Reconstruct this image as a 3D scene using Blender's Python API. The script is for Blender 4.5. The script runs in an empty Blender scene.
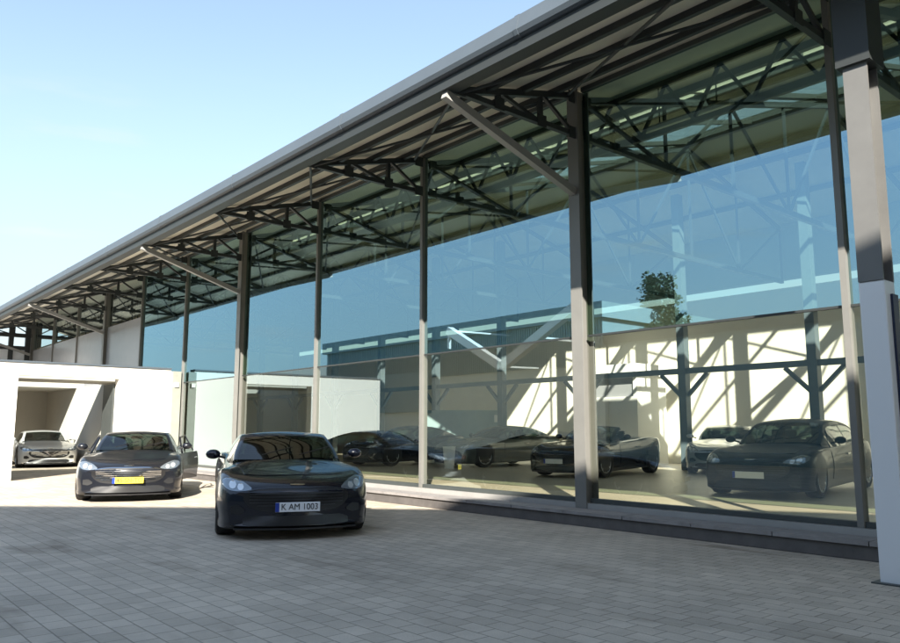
import bpy, bmesh, math, random
from mathutils import Vector, Matrix, noise
from mathutils.bvhtree import BVHTree

R = math.radians
rnd = random.Random(7)
scene = bpy.context.scene
col = scene.collection
FX = 8.8            # the glass facade stands in the plane X = FX; q = distance in front of it
S = 3.74            # spacing of the facade posts
U0 = 3.56           # Y of post number 0
ORG = {}


def P(u, q, z):
    return Vector((FX - q, u, z))


# ------------------------------------------------------------------ materials
def mat(name, color, rough=0.5, metal=0.0, spec=0.5, coat=0.0, var=0.0, vscale=3.0, bump=0.0, bscale=20.0, dirt=None, stretch=None):
    m = bpy.data.materials.new(name)
    m.use_nodes = True
    nt = m.node_tree
    b = nt.nodes['Principled BSDF']
    b.inputs['Base Color'].default_value = (*color, 1)
    b.inputs['Roughness'].default_value = rough
    b.inputs['Metallic'].default_value = metal
    b.inputs['Specular IOR Level'].default_value = spec
    b.inputs['Coat Weight'].default_value = coat
    b.inputs['Coat Roughness'].default_value = 0.02
    if var or bump or dirt:
        tc = nt.nodes.new('ShaderNodeTexCoord')
        mp = nt.nodes.new('ShaderNodeMapping')
        nt.links.new(tc.outputs['Object'], mp.inputs[0])
        if stretch:
            mp.inputs['Scale'].default_value = stretch
    if var:
        n = nt.nodes.new('ShaderNodeTexNoise')
        n.inputs['Scale'].default_value = vscale
        n.inputs['Detail'].default_value = 8
        n.inputs['Roughness'].default_value = 0.65
        nt.links.new(mp.outputs[0], n.inputs['Vector'])
        cr = nt.nodes.new('ShaderNodeValToRGB')
        cr.color_ramp.elements[0].position = 0.3
        cr.color_ramp.elements[1].position = 0.72
        d = dirt or tuple(c * (1 - var) for c in color)
        cr.color_ramp.elements[0].color = (*d, 1)
        cr.color_ramp.elements[1].color = (*[min(1, c * (1 + var * 0.5)) for c in color], 1)
        nt.links.new(n.outputs['Fac'], cr.inputs[0])
        nt.links.new(cr.outputs[0], b.inputs['Base Color'])
    if bump:
        n2 = nt.nodes.new('ShaderNodeTexNoise')
        n2.inputs['Scale'].default_value = bscale
        n2.inputs['Detail'].default_value = 4
        nt.links.new(mp.outputs[0], n2.inputs['Vector'])
        bp = nt.nodes.new('ShaderNodeBump')
        bp.inputs['Strength'].default_value = bump
        bp.inputs['Distance'].default_value = 0.02
        nt.links.new(n2.outputs['Fac'], bp.inputs['Height'])
        nt.links.new(bp.outputs[0], b.inputs['Normal'])
    return m


def glass_mat(name, tint, refl, base, gain, wav=0.0, gcol=(1, 1, 1)):
    """Coated sheet glass: tinted transparency and a mirror coat on its outer faces."""
    m = bpy.data.materials.new(name)
    m.use_nodes = True
    nt = m.node_tree
    nt.nodes.remove(nt.nodes['Principled BSDF'])
    out = nt.nodes['Material Output']
    tr = nt.nodes.new('ShaderNodeBsdfTransparent')
    tr.inputs[0].default_value = (*tint, 1)
    gl = nt.nodes.new('ShaderNodeBsdfGlossy')
    gl.inputs['Roughness'].default_value = refl
    gl.inputs['Color'].default_value = (*gcol, 1)
    fr = nt.nodes.new('ShaderNodeFresnel')
    fr.inputs['IOR'].default_value = 1.5
    ma = nt.nodes.new('ShaderNodeMath')
    ma.operation = 'MULTIPLY_ADD'
    ma.inputs[1].default_value = gain
    ma.inputs[2].default_value = base
    ma.use_clamp = True
    nt.links.new(fr.outputs[0], ma.inputs[0])
    ge = nt.nodes.new('ShaderNodeNewGeometry')
    inv = nt.nodes.new('ShaderNodeMath')
    inv.operation = 'SUBTRACT'
    inv.inputs[0].default_value = 1
    nt.links.new(ge.outputs['Backfacing'], inv.inputs[1])
    mu = nt.nodes.new('ShaderNodeMath')
    mu.operation = 'MULTIPLY'
    nt.links.new(ma.outputs[0], mu.inputs[0])
    nt.links.new(inv.outputs[0], mu.inputs[1])
    mx = nt.nodes.new('ShaderNodeMixShader')
    nt.links.new(mu.outputs[0], mx.inputs[0])
    nt.links.new(tr.outputs[0], mx.inputs[1])
    nt.links.new(gl.outputs[0], mx.inputs[2])
    nt.links.new(mx.outputs[0], out.inputs['Surface'])
    if wav:
        tc = nt.nodes.new('ShaderNodeTexCoord')
        n = nt.nodes.new('ShaderNodeTexNoise')
        n.inputs['Scale'].default_value = 0.55
        n.inputs['Detail'].default_value = 1
        nt.links.new(tc.outputs['Object'], n.inputs['Vector'])
        bp = nt.nodes.new('ShaderNodeBump')
        bp.inputs['Strength'].default_value = wav
        bp.inputs['Distance'].default_value = 0.02
        nt.links.new(n.outputs['Fac'], bp.inputs['Height'])
        nt.links.new(bp.outputs[0], gl.inputs['Normal'])
    return m


def paving_mat():
    m = bpy.data.materials.new('block_paving')
    m.use_nodes = True
    nt = m.node_tree
    b = nt.nodes['Principled BSDF']
    L = nt.links
    tc = nt.nodes.new('ShaderNodeTexCoord')
    mp = nt.nodes.new('ShaderNodeMapping')
    mp.inputs['Rotation'].default_value = (0, 0, R(90))
    L.new(tc.outputs['Object'], mp.inputs[0])
    br = nt.nodes.new('ShaderNodeTexBrick')
    br.inputs['Scale'].default_value = 1.0
    br.inputs['Brick Width'].default_value = 0.22
    br.inputs['Row Height'].default_value = 0.16
    br.inputs['Mortar Size'].default_value = 0.005
    br.inputs['Mortar Smooth'].default_value = 0.25
    br.inputs['Bias'].default_value = -0.1
    br.inputs['Color1'].default_value = (0.62, 0.54, 0.45, 1)
    br.inputs['Color2'].default_value = (0.50, 0.435, 0.36, 1)
    br.inputs['Mortar'].default_value = (0.35, 0.305, 0.25, 1)
    L.new(mp.outputs[0], br.inputs['Vector'])
    n = nt.nodes.new('ShaderNodeTexNoise')
    n.inputs['Scale'].default_value = 0.55
    n.inputs['Detail'].default_value = 9
    n.inputs['Roughness'].default_value = 0.7
    L.new(tc.outputs['Object'], n.inputs['Vector'])
    cr = nt.nodes.new('ShaderNodeValToRGB')
    cr.color_ramp.elements[0].position = 0.32
    cr.color_ramp.elements[0].color = (0.70, 0.69, 0.67, 1)
    cr.color_ramp.elements[1].position = 0.7
    cr.color_ramp.elements[1].color = (1.12, 1.1, 1.06, 1)
    L.new(n.outputs['Fac'], cr.inputs[0])
    mx = nt.nodes.new('ShaderNodeMix')
    mx.data_type = 'RGBA'
    mx.blend_type = 'MULTIPLY'
    mx.inputs[0].default_value = 1
    L.new(br.outputs['Color'], mx.inputs[6])
    L.new(cr.outputs[0], mx.inputs[7])
    L.new(mx.outputs[2], b.inputs['Base Color'])
    n5 = nt.nodes.new('ShaderNodeTexNoise')
    n5.inputs['Scale'].default_value = 1.3
    n5.inputs['Detail'].default_value = 3
    n5.inputs['Distortion'].default_value = 0.6
    mp5 = nt.nodes.new('ShaderNodeMapping')
    mp5.inputs['Scale'].default_value = (1.0, 0.35, 1.0)
    mp5.inputs['Location'].default_value = (3.1, 1.7, 0)
    L.new(tc.outputs['Object'], mp5.inputs[0]); L.new(mp5.outputs[0], n5.inputs['Vector'])
    cr5 = nt.nodes.new('ShaderNodeValToRGB')
    cr5.color_ramp.elements[0].position = 0.60
    cr5.color_ramp.elements[0].color = (1, 1, 1, 1)
    cr5.color_ramp.elements[1].position = 0.74
    cr5.color_ramp.elements[1].color = (0.62, 0.60, 0.58, 1)
    L.new(n5.outputs['Fac'], cr5.inputs[0])
    mx5 = nt.nodes.new('ShaderNodeMix')
    mx5.data_type = 'RGBA'
    mx5.blend_type = 'MULTIPLY'
    mx5.inputs[0].default_value = 1
    L.new(mx.outputs[2], mx5.inputs[6]); L.new(cr5.outputs[0], mx5.inputs[7])
    L.new(mx5.outputs[2], b.inputs['Base Color'])
    b.inputs['Roughness'].default_value = 0.75
    b.inputs['Specular IOR Level'].default_value = 0.35
    n3 = nt.nodes.new('ShaderNodeTexNoise')
    n3.inputs['Scale'].default_value = 60
    L.new(tc.outputs['Object'], n3.inputs['Vector'])
    ad = nt.nodes.new('ShaderNodeMath')
    ad.operation = 'MULTIPLY_ADD'
    ad.inputs[1].default_value = -1.0
    L.new(br.outputs['Fac'], ad.inputs[0])
    sc = nt.nodes.new('ShaderNodeMath')
    sc.operation = 'MULTIPLY'
    sc.inputs[1].default_value = 0.35
    L.new(n3.outputs['Fac'], sc.inputs[0])
    L.new(sc.outputs[0], ad.inputs[2])
    bp = nt.nodes.new('ShaderNodeBump')
    bp.inputs['Strength'].default_value = 0.85
    bp.inputs['Distance'].default_value = 0.012
    L.new(ad.outputs[0], bp.inputs['Height'])
    L.new(bp.outputs[0], b.inputs['Normal'])
    return m


M = {
    'paving': paving_mat(),
    'ground': mat('dry_ground', (0.20, 0.20, 0.15), 0.95, var=0.35, vscale=0.4),
    'steel': mat('painted_steel', (0.06, 0.068, 0.066), 0.45, var=0.15, vscale=2),
    'steel_dark': mat('dark_steel', (0.03, 0.034, 0.034), 0.5),
    'steel_light': mat('grey_steel', (0.36, 0.35, 0.33), 0.42, metal=0.1, var=0.12, vscale=2),
    'column': mat('column_steel', (0.20, 0.195, 0.18), 0.42, metal=0.1, var=0.1, vscale=2),
    'mid_steel': mat('mid_grey_steel', (0.15, 0.148, 0.142), 0.45, metal=0.1, var=0.14, vscale=2),
    'truss': mat('inner_truss_steel', (0.045, 0.055, 0.06), 0.55),
    'blue_steel': mat('blue_grey_steel', (0.13, 0.17, 0.19), 0.5, var=0.1),
    'zinc': mat('zinc_gutter', (0.085, 0.105, 0.125), 0.48, metal=0.15, var=0.1, vscale=1.2),
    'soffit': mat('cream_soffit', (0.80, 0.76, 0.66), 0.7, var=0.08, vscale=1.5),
    'roof': mat('roof_sheet', (0.25, 0.27, 0.28), 0.5),
    'glass': glass_mat('coated_facade_glass', (0.95, 0.96, 0.93), 0.0, 0.09, 2.2, wav=0.02, gcol=(0.78, 0.93, 0.97)),
    'upper_glass': glass_mat('coated_upper_glass', (0.70, 0.79, 0.70), 0.0, 0.36, 0.9, wav=0.02, gcol=(0.50, 0.81, 1.0)),
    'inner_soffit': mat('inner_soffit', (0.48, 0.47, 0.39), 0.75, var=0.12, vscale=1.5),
    'roofglass': glass_mat('rooflight_glass', (0.92, 0.95, 0.94), 0.0, 0.02, 0.8),
    'cream': mat('cream_wall', (0.86, 0.82, 0.70), 0.85, var=0.05, vscale=0.8),
    'grey_wall': mat('grey_upper_wall', (0.30, 0.34, 0.36), 0.8),
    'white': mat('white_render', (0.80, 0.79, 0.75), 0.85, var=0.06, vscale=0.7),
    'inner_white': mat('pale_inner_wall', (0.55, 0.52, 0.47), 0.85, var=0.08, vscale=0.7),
    'pier': mat('grey_green_pier', (0.28, 0.29, 0.25), 0.7, var=0.15),
    'tile': mat('showroom_tile', (0.58, 0.51, 0.38), 0.38, var=0.12, vscale=0.8),
    'plinth': mat('plinth_stone', (0.27, 0.25, 0.24), 0.7, var=0.25, vscale=5, bump=0.3),
    'plinth_face': mat('plinth_face', (0.11, 0.10, 0.095), 0.7, var=0.3, vscale=4),
    'panel': mat('grey_panel', (0.33, 0.33, 0.34), 0.25, var=0.05),
    'sign_white': mat('white_lacquer', (0.74, 0.75, 0.76), 0.3, coat=0.3),
    'sign_blue': mat('dark_blue_sign', (0.012, 0.02, 0.055), 0.3),
    'teal': mat('teal_cladding', (0.24, 0.335, 0.345), 0.55, var=0.12),
    'beige': mat('beige_render', (0.84, 0.79, 0.66), 0.85, var=0.1),
    'dark_win': mat('dark_window', (0.02, 0.025, 0.03), 0.06),
    'plaster': mat('pale_plaster', (0.50, 0.48, 0.44), 0.85, var=0.1),
    'bark': mat('bark', (0.10, 0.075, 0.05), 0.9, var=0.3, vscale=6),
    'leaf_dark': mat('conifer_leaf', (0.06, 0.10, 0.05), 0.7, var=0.3, vscale=1.5),
    'leaf': mat('broad_leaf', (0.065, 0.11, 0.035), 0.7, var=0.35, vscale=1.2),
    'paint_black': mat('black_paint', (0.004, 0.005, 0.012), 0.25, spec=0.3, coat=0.7),
    'paint_grey': mat('dark_grey_paint', (0.010, 0.011, 0.015), 0.28, spec=0.3, coat=0.6),
    'paint_silver': mat('silver_paint', (0.55, 0.56, 0.57), 0.3, metal=0.5, coat=1.0),
    'paint_white': mat('pale_silver_paint', (0.66, 0.66, 0.66), 0.32, metal=0.3, coat=1.0),
    'paint_green': mat('green_grey_paint', (0.075, 0.09, 0.085), 0.3, metal=0.4, coat=1.0),
    'paint_navy': mat('navy_paint', (0.005, 0.006, 0.008), 0.35, spec=0.2, coat=0.15),
    'car_glass': glass_mat('car_glass', (0.42, 0.48, 0.46), 0.0, 0.05, 0.9),
    'rubber': mat('tyre_rubber', (0.02, 0.02, 0.02), 0.85),
    'alloy': mat('alloy', (0.55, 0.56, 0.58), 0.28, metal=0.9),
    'trim': mat('black_trim', (0.012, 0.012, 0.013), 0.45),
    'chrome': mat('chrome', (0.75, 0.76, 0.78), 0.12, metal=1.0),
    'grille_bar': mat('dark_grille_bar', (0.06, 0.062, 0.068), 0.3, metal=0.6),
    'lamp': mat('headlamp_glass', (0.26, 0.30, 0.34), 0.06, metal=0.55, coat=1.0),
    'lamp_inner': mat('headlamp_bowl', (0.85, 0.88, 0.92), 0.1, metal=0.6, coat=1.0),
    'red_lamp': mat('rear_lamp', (0.35, 0.01, 0.01), 0.1, coat=1.0),
    'seat': mat('dark_leather', (0.03, 0.027, 0.025), 0.55),
    'plate_white': mat('plate_white', (0.75, 0.76, 0.78), 0.4),
    'plate_yellow': mat('plate_yellow', (0.72, 0.60, 0.06), 0.4),
    'plate_blue': mat('plate_blue', (0.01, 0.04, 0.30), 0.4),
    'ink': mat('plate_ink', (0.01, 0.01, 0.012), 0.5),
    'bin': mat('white_plastic', (0.80, 0.80, 0.76), 0.4),
    'lumin': mat('lamp_housing', (0.78, 0.78, 0.76), 0.4),
    'brick': mat('brick_house', (0.30, 0.16, 0.11), 0.85, var=0.2),
    'tileroof': mat('clay_roof', (0.20, 0.08, 0.05), 0.8, var=0.2),
}


# ------------------------------------------------------------------ mesh helpers
class MB:
    def __init__(self):
        self.bm = bmesh.new()

    def hexa(self, pts):
        v = [self.bm.verts.new(p) for p in pts]
        for f in ((0, 3, 2, 1), (4, 5, 6, 7), (0, 1, 5, 4), (1, 2, 6, 5), (2, 3, 7, 6), (3, 0, 4, 7)):
            self.bm.faces.new([v[i] for i in f])
        return self

    def box(self, a, b):
        x0, x1 = sorted((a[0], b[0])); y0, y1 = sorted((a[1], b[1])); z0, z1 = sorted((a[2], b[2]))
        return self.hexa([(x0, y0, z0), (x1, y0, z0), (x1, y1, z0), (x0, y1, z0),
                          (x0, y0, z1), (x1, y0, z1), (x1, y1, z1), (x0, y1, z1)])

    def bar(self, p0, p1, w, h=None, up=(0, 0, 1)):
        p0, p1 = Vector(p0), Vector(p1)
        h = h or w
        d = (p1 - p0).normalized()
        up = Vector(up)
        if abs(d.dot(up)) > 0.98:
            up = Vector((0, 1, 0))
        s = d.cross(up).normalized()
        t = s.cross(d).normalized()
        a, b = s * w / 2, t * h / 2
        return self.hexa([p0 - a - b, p0 + a - b, p0 + a + b, p0 - a + b, p1 - a - b, p1 + a - b, p1 + a + b, p1 - a + b])

    def tube(self, p0, p1, r0, r1=None, n=10, caps=True):
        p0, p1 = Vector(p0), Vector(p1)
        r1 = r0 if r1 is None else r1
        d = (p1 - p0).normalized()
        up = Vector((0, 0, 1)) if abs(d.z) < 0.95 else Vector((1, 0, 0))
        s = d.cross(up).normalized(); t = s.cross(d)
        A, B = [], []
        for k in range(n):
            a = 2 * math.pi * k / n
            o = s * math.cos(a) + t * math.sin(a)
            A.append(self.bm.verts.new(p0 + o * r0)); B.append(self.bm.verts.new(p1 + o * r1))
        for k in range(n):
            self.bm.faces.new((A[k], A[(k + 1) % n], B[(k + 1) % n], B[k]))
        if caps:
            self.bm.faces.new(A[::-1]); self.bm.faces.new(B)
        return self

    def prism(self, poly, u0, u1):
        """Polygon given as (q, z), run along the facade from u0 to u1."""
        A = [self.bm.verts.new(P(u0, q, z)) for q, z in poly]
        B = [self.bm.verts.new(P(u1, q, z)) for q, z in poly]
        n = len(poly)
        self.bm.faces.new(A); self.bm.faces.new(B[::-1])
        for k in range(n):
            self.bm.faces.new((A[k], B[k], B[(k + 1) % n], A[(k + 1) % n]))
        return self

    def extrude_poly(self, pts, vec):
        vec = Vector(vec)
        A = [self.bm.verts.new(p) for p in pts]
        B = [self.bm.verts.new(Vector(p) + vec) for p in pts]
        n = len(pts)
        self.bm.faces.new(A[::-1]); self.bm.faces.new(B)
        for k in range(n):
            self.bm.faces.new((A[k], A[(k + 1) % n], B[(k + 1) % n], B[k]))
        return self

    def lathe(self, prof, c, axis='z', n=24):
        """Profile of (r, t) pairs turned round an axis through c."""
        c = Vector(c)
        rings = []
        for r, t in prof:
            ring = []
            for k in range(n):
                a = 2 * math.pi * k / n
                if axis == 'z':
                    o = Vector((r * math.cos(a), r * math.sin(a), t))
                else:
                    o = Vector((t, r * math.cos(a), r * math.sin(a)))
                ring.append(self.bm.verts.new(c + o))
            rings.append(ring)
        for A, B in zip(rings, rings[1:]):
            for k in range(n):
                self.bm.faces.new((A[k], A[(k + 1) % n], B[(k + 1) % n], B[k]))
        return self

    def ball(self, c, r, seg=12, scale=(1, 1, 1)):
        mt = Matrix.Translation(c) @ Matrix.Diagonal((*scale, 1))
        bmesh.ops.create_uvsphere(self.bm, u_segments=seg, v_segments=max(6, seg * 2 // 3), radius=r, matrix=mt)
        return self

    def bevel(self, w, seg=2):
        bmesh.ops.bevel(self.bm, geom=list(self.bm.edges), offset=w, segments=seg, affect='EDGES', profile=0.6, clamp_overlap=True)
        return self

    def build(self, name, material, parent=None, smooth=False, normals=True, angle=35):
        if normals:
            bmesh.ops.recalc_face_normals(self.bm, faces=self.bm.faces)
        me = bpy.data.meshes.new(name)
        off = ORG.get(parent.name, Vector()) if parent else Vector()
        if off.length:
            bmesh.ops.translate(self.bm, verts=self.bm.verts, vec=-off)
        self.bm.to_mesh(me); self.bm.free()
        for mm in (material if isinstance(material, (list, tuple)) else [material]):
            me.materials.append(mm)
        if smooth:
            me.polygons.foreach_set('use_smooth', [True] * len(me.polygons))
            me.set_sharp_from_angle(angle=R(angle))
        o = bpy.data.objects.new(name, me)
        col.objects.link(o)
        if parent:
            o.parent = parent
            ORG[o.name] = off
        return o


def tag(o, label=None, cat=None, group=None, kind=None):
    for k, v in (('label', label), ('category', cat), ('group', group), ('kind', kind)):
        if v:
            o[k] = v
    return o


def thing(name, label, cat, loc=(0, 0, 0), rz=0.0, group=None, world=True):
    o = bpy.data.objects.new(name, None)
    o.empty_display_size = 0.3
    col.objects.link(o)
    o.location = loc
    o.rotation_euler = (0, 0, rz)
    tag(o, label, cat, group)
    ORG[o.name] = Vector(loc) if world else Vector()
    return o


def copy_tree(o, parent=None, shift=None):
    c = o.copy()
    col.objects.link(c)
    if parent is not None:
        c.parent = parent
    if shift is not None:
        c.location = Vector(c.location) + Vector(shift)
    ORG[c.name] = ORG.get(o.name, Vector())
    for ch in list(o.children):
        copy_tree(ch, c)
    return c


def lerp_table(t, x):
    """Smooth interpolation through (x, v) knots."""
    n = len(t)
    if x <= t[0][0]:
        return t[0][1]
    if x >= t[-1][0]:
        return t[-1][1]
    for i in range(n - 1):
        if x <= t[i + 1][0]:
            break
    x0, y0 = t[i]; x1, y1 = t[i + 1]
    h = x1 - x0

    def slope(k):
        if k == 0:
            return (t[1][1] - t[0][1]) / (t[1][0] - t[0][0])
        if k == n - 1:
            return (t[-1][1] - t[-2][1]) / (t[-1][0] - t[-2][0])
        a = (t[k][1] - t[k - 1][1]) / (t[k][0] - t[k - 1][0])
        b = (t[k + 1][1] - t[k][1]) / (t[k + 1][0] - t[k][0])
        if a * b <= 0:
            return 0
        return 2 * a * b / (a + b)
    s = (x - x0) / h
    m0, m1 = slope(i) * h, slope(i + 1) * h
    return ((2 * s**3 - 3 * s**2 + 1) * y0 + (s**3 - 2 * s**2 + s) * m0 + (-2 * s**3 + 3 * s**2) * y1 + (s**3 - s**2) * m1)


def catmull(pts, n):
    """Resample a polyline of 2D points by Catmull-Rom, n samples per span."""
    out = []
    m = len(pts)
    for i in range(m - 1):
        p0 = pts[max(i - 1, 0)]; p1 = pts[i]; p2 = pts[i + 1]; p3 = pts[min(i + 2, m - 1)]
        for k in range(n):
            t = k / n
            out.append(tuple(0.5 * (2 * p1[d] + (p2[d] - p0[d]) * t + (2 * p0[d] - 5 * p1[d] + 4 * p2[d] - p3[d]) * t * t
                                    + (3 * p1[d] - p0[d] - 3 * p2[d] + p3[d]) * t**3) for d in (0, 1)))
    out.append(tuple(pts[-1]))
    return out


def text_mesh(body, size, name, material, parent, matrix, depth=0.003, width=None):
    cu = bpy.data.curves.new(name, 'FONT')
    cu.body = body
    cu.size = size
    cu.extrude = depth
    cu.align_x = 'CENTER'; cu.align_y = 'CENTER'
    tmp = bpy.data.objects.new('tmp', cu)
    col.objects.link(tmp)
    dg = bpy.context.evaluated_depsgraph_get()
    me = bpy.data.meshes.new_from_object(tmp.evaluated_get(dg))
    bpy.data.objects.remove(tmp)
    xs = [v.co.x for v in me.vertices]
    if width and xs:
        k = width / (max(xs) - min(xs))
        me.transform(Matrix.Diagonal((k, 1, 1, 1)))
    me.transform(matrix)
    me.materials.clear()
    me.materials.append(material)
    me.name = name
    o = bpy.data.objects.new(name, me)
    col.objects.link(o)
    o.parent = parent
    return o


# ------------------------------------------------------------------ cars
def boolean_cut(obj, cutter):
    md = obj.modifiers.new('cut', 'BOOLEAN')
    md.operation = 'DIFFERENCE'
    md.object = cutter
    md.solver = 'EXACT'
    dg = bpy.context.evaluated_depsgraph_get()
    me = bpy.data.meshes.new_from_object(obj.evaluated_get(dg))
    obj.modifiers.clear()
    old = obj.data
    obj.data = me
    bpy.data.meshes.remove(old)
    cm = cutter.data
    bpy.data.objects.remove(cutter)
    bpy.data.meshes.remove(cm)


def make_car(label, paint, loc, heading, style='coupe', plate=None, doors_open=False, group=None, name='coupe_car'):
    """A low sports car. Local axes: nose at -Y, lateral X, Z up; x below is the distance from the nose."""
    st = 0.55 if style == 'saloon' else 0.0       # stretch of the cabin

    def sx(x):                                    # coupe station -> real station
        if x <= 1.6:
            return x
        if x >= 3.2:
            return x + st
        return x + st * (x - 1.6) / 1.6

    def tb(t):
        return [(sx(a), b) for a, b in t]
    L = 4.40 + st
    Wt = tb([(0, .78), (.06, .84), (.2, .89), (.45, .925), (.85, .94), (1.4, .905), (2.0, .89), (2.7, .90), (3.45, .945), (3.9, .915), (4.2, .85), (4.40, .72)])
    ZC = tb([(0, .565), (.05, .625), (.18, .685), (.45, .745), (.9, .815), (1.45, .895), (2.0, .90), (3.0, .90), (3.6, .93), (4.0, .955), (4.25, .94), (4.40, .84)])
    ZS = tb([(0, .55), (.05, .60), (.18, .665), (.4, .735), (.85, .80), (1.3, .815), (1.9, .83), (2.7, .875), (3.4, .935), (3.9, .93), (4.25, .90), (4.40, .80)])
    ZB = tb([(0, .17), (.1, .125), (.4, .115), (2.0, .13), (3.9, .19), (4.2, .26), (4.40, .38)])
    rz = math.atan2(heading[0], -heading[1])
    root = thing(name, label, 'car', loc, rz, group, world=False)

    def bow(x, y):
        f = max(0.0, 1 - x / 1.0)
        r = max(0.0, (x - (L - .9)) / .9)
        return x + .25 * (y / .9) ** 2 * f - .22 * (y / .9) ** 2 * r

    def V(x, y, z):
        return Vector((y, bow(x, y) - L / 2, z))
    xs = [0, .02, .05, .09, .14, .2, .27, .35, .45, .55, .65] + [.75 + .1 * i for i in range(int((L - 1.35) / .1))]
    xs = [x for x in xs if x < L - .62] + [L - d for d in (.6, .5, .4, .31, .23, .16, .1, .05, .02, 0)]

    def half(x):
        W, zc, zs, zb = (lerp_table(t, x) for t in (Wt, ZC, ZS, ZB))
        h = zs - zb
        pts = [(0, zb), (.55 * W, zb), (.92 * W, zb + .01), (.975 * W, zb + .05), (.975 * W, zb + .22 * h), (W, zb + .52 * h), (.99 * W, zb + .76 * h),
               (.95 * W, zs - .035), (.87 * W, zs + .004), (.74 * W, zs * .55 + zc * .45 + .0), (.45 * W, zc - .008), (0, zc)]
        return catmull(pts, 3)
    m = MB()
    rings = []
    for x in xs:
        h = half(x)
        full = [(-y, z) for y, z in h[::-1]] + h[1:-1]
        rings.append([m.bm.verts.new(V(x, y, z)) for y, z in full])
    n = len(rings[0])
    for A, B in zip(rings, rings[1:]):
        for k in range(n):
            m.bm.faces.new((A[k], A[(k + 1) % n], B[(k + 1) % n], B[k]))
    for ring, x in ((rings[0], xs[0]), (rings[-1], xs[-1])):
        zm = (lerp_table(ZC, x) + lerp_table(ZB, x)) / 2
        c = m.bm.verts.new(V(x, 0, zm))
        for k in range(n):
            m.bm.faces.new((ring[k], ring[(k + 1) % n], c))
    body = m.build('body', [paint, M['trim']], root, smooth=True, angle=40)
    # wheel arches
    wx = [.87, 3.47 + st]
    RW = .345
    for x in wx:
        for s in (-1, 1):
            c = MB()
            c.tube(Vector((s * .58, x - L / 2, RW)), Vector((s * 1.2, x - L / 2, RW)), RW + .045, n=40)
            co = c.build('cutter', M['trim'])
            boolean_cut(body, co)
    me = body.data
    me.materials.clear(); me.materials.append(paint); me.materials.append(M['trim'])
    for p in me.polygons:
        c = p.center
        p.material_index = 0
        for x in wx:
            if math.hypot(c.y - (x - L / 2), c.z - RW) < RW + .043 and abs(c.x) < .97:
                p.material_index = 1
        if p.normal.z < -0.6:
            p.material_index = 1
        xx = c.y + L / 2
        if p.normal.z > .6 and sx(1.75) < xx < sx(3.5) and abs(c.x) < .68 and c.z > .7:
            p.material_index = 1
    me.polygons.foreach_set('use_smooth', [True] * len(me.polygons))
    me.set_sharp_from_angle(angle=R(38))
    bmb = bmesh.new(); bmb.from_mesh(me)
    tree = BVHTree.FromBMesh(bmb)
    bmb.free()

    def strip(name, knots, material, off=.006, parent=root, front=True, nu=24, nv=5, thick=.012):
        """A panel given as (lateral, z low, z high) knots, pressed onto the nose or tail."""
        lo = [(a, b) for a, b, c in knots]; hi = [(a, c) for a, b, c in knots]
        mm = MB()
        y0, y1 = knots[0][0], knots[-1][0]
        g = []
        for i in range(nu + 1):
            y = y0 + (y1 - y0) * i / nu
            row = []
            for j in range(nv + 1):
                zl, zh = lerp_table(lo, y), lerp_table(hi, y)
                z = zl + (zh - zl) * j / nv
                o = Vector((y, -6 if front else 6, z)); d = Vector((0, 1 if front else -1, 0))
                hit = tree.ray_cast(o, d)
                row.append(None if hit[0] is None else hit[0] - d * off)
            g.append(row)
        vs = {}

        def vt(i, j, back):
            if (i, j, back) not in vs:
                p = g[i][j] + (Vector((0, thick if front else -thick, 0)) if back else Vector())
                vs[(i, j, back)] = mm.bm.verts.new(p)
            return vs[(i, j, back)]
        ok = lambda i, j: 0 <= i < nu and 0 <= j < nv and all(g[a][b] is not None for a, b in ((i, j), (i + 1, j), (i + 1, j + 1), (i, j + 1))) and (max(g[a][b].y for a, b in ((i, j), (i + 1, j), (i + 1, j + 1), (i, j + 1))) - min(g[a][b].y for a, b in ((i, j), (i + 1, j), (i + 1, j + 1), (i, j + 1)))) < .5
        for i in range(nu):
            for j in range(nv):
                if not ok(i, j):
                    continue
                mm.bm.faces.new([vt(a, b, 0) for a, b in ((i, j), (i + 1, j), (i + 1, j + 1), (i, j + 1))])
                for (a0, b0, a1, b1, ni, nj) in ((i, j, i + 1, j, i, j - 1), (i + 1, j, i + 1, j + 1, i + 1, j), (i + 1, j + 1, i, j + 1, i, j + 1), (i, j + 1, i, j, i - 1, j)):
                    if not ok(ni, nj):
                        mm.bm.faces.new([vt(a0, b0, 0), vt(a0, b0, 1), vt(a1, b1, 1), vt(a1, b1, 0)])
        if not mm.bm.faces:
            mm.bm.free(); return None
        return mm.build(name, material, parent, smooth=True)
    # nose
    gr = strip('grille', [(-.62, .47, .53), (-.56, .40, .57), (-.44, .345, .592), (-.25, .33, .602), (.25, .33, .602), (.44, .345, .592), (.56, .40, .57), (.62, .47, .53)], M['trim'])
    for z in (.40, .435, .47, .505, .54):
        w = .55 if .42 < z < .55 else .46
        strip('grille_bar', [(-w, z - .0055, z + .0055), (w, z - .0055, z + .0055)], M['chrome'] if paint in (M['paint_grey'], M['paint_white']) else M['grille_bar'], off=.014, parent=gr, nv=1)
    strip('grille_frame', [(-.56, .572, .586), (-.44, .594, .608), (-.25, .604, .619), (.25, .604, .619), (.44, .594, .608), (.56, .572, .586)], M['chrome'] if paint is M['paint_grey'] else M['grille_bar'], off=.012, parent=gr, nv=1)
    strip('bumper_intake', [(-.62, .19, .25), (-.52, .175, .285), (.52, .175, .285), (.62, .19, .25)], M['trim'], nv=3)
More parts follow.
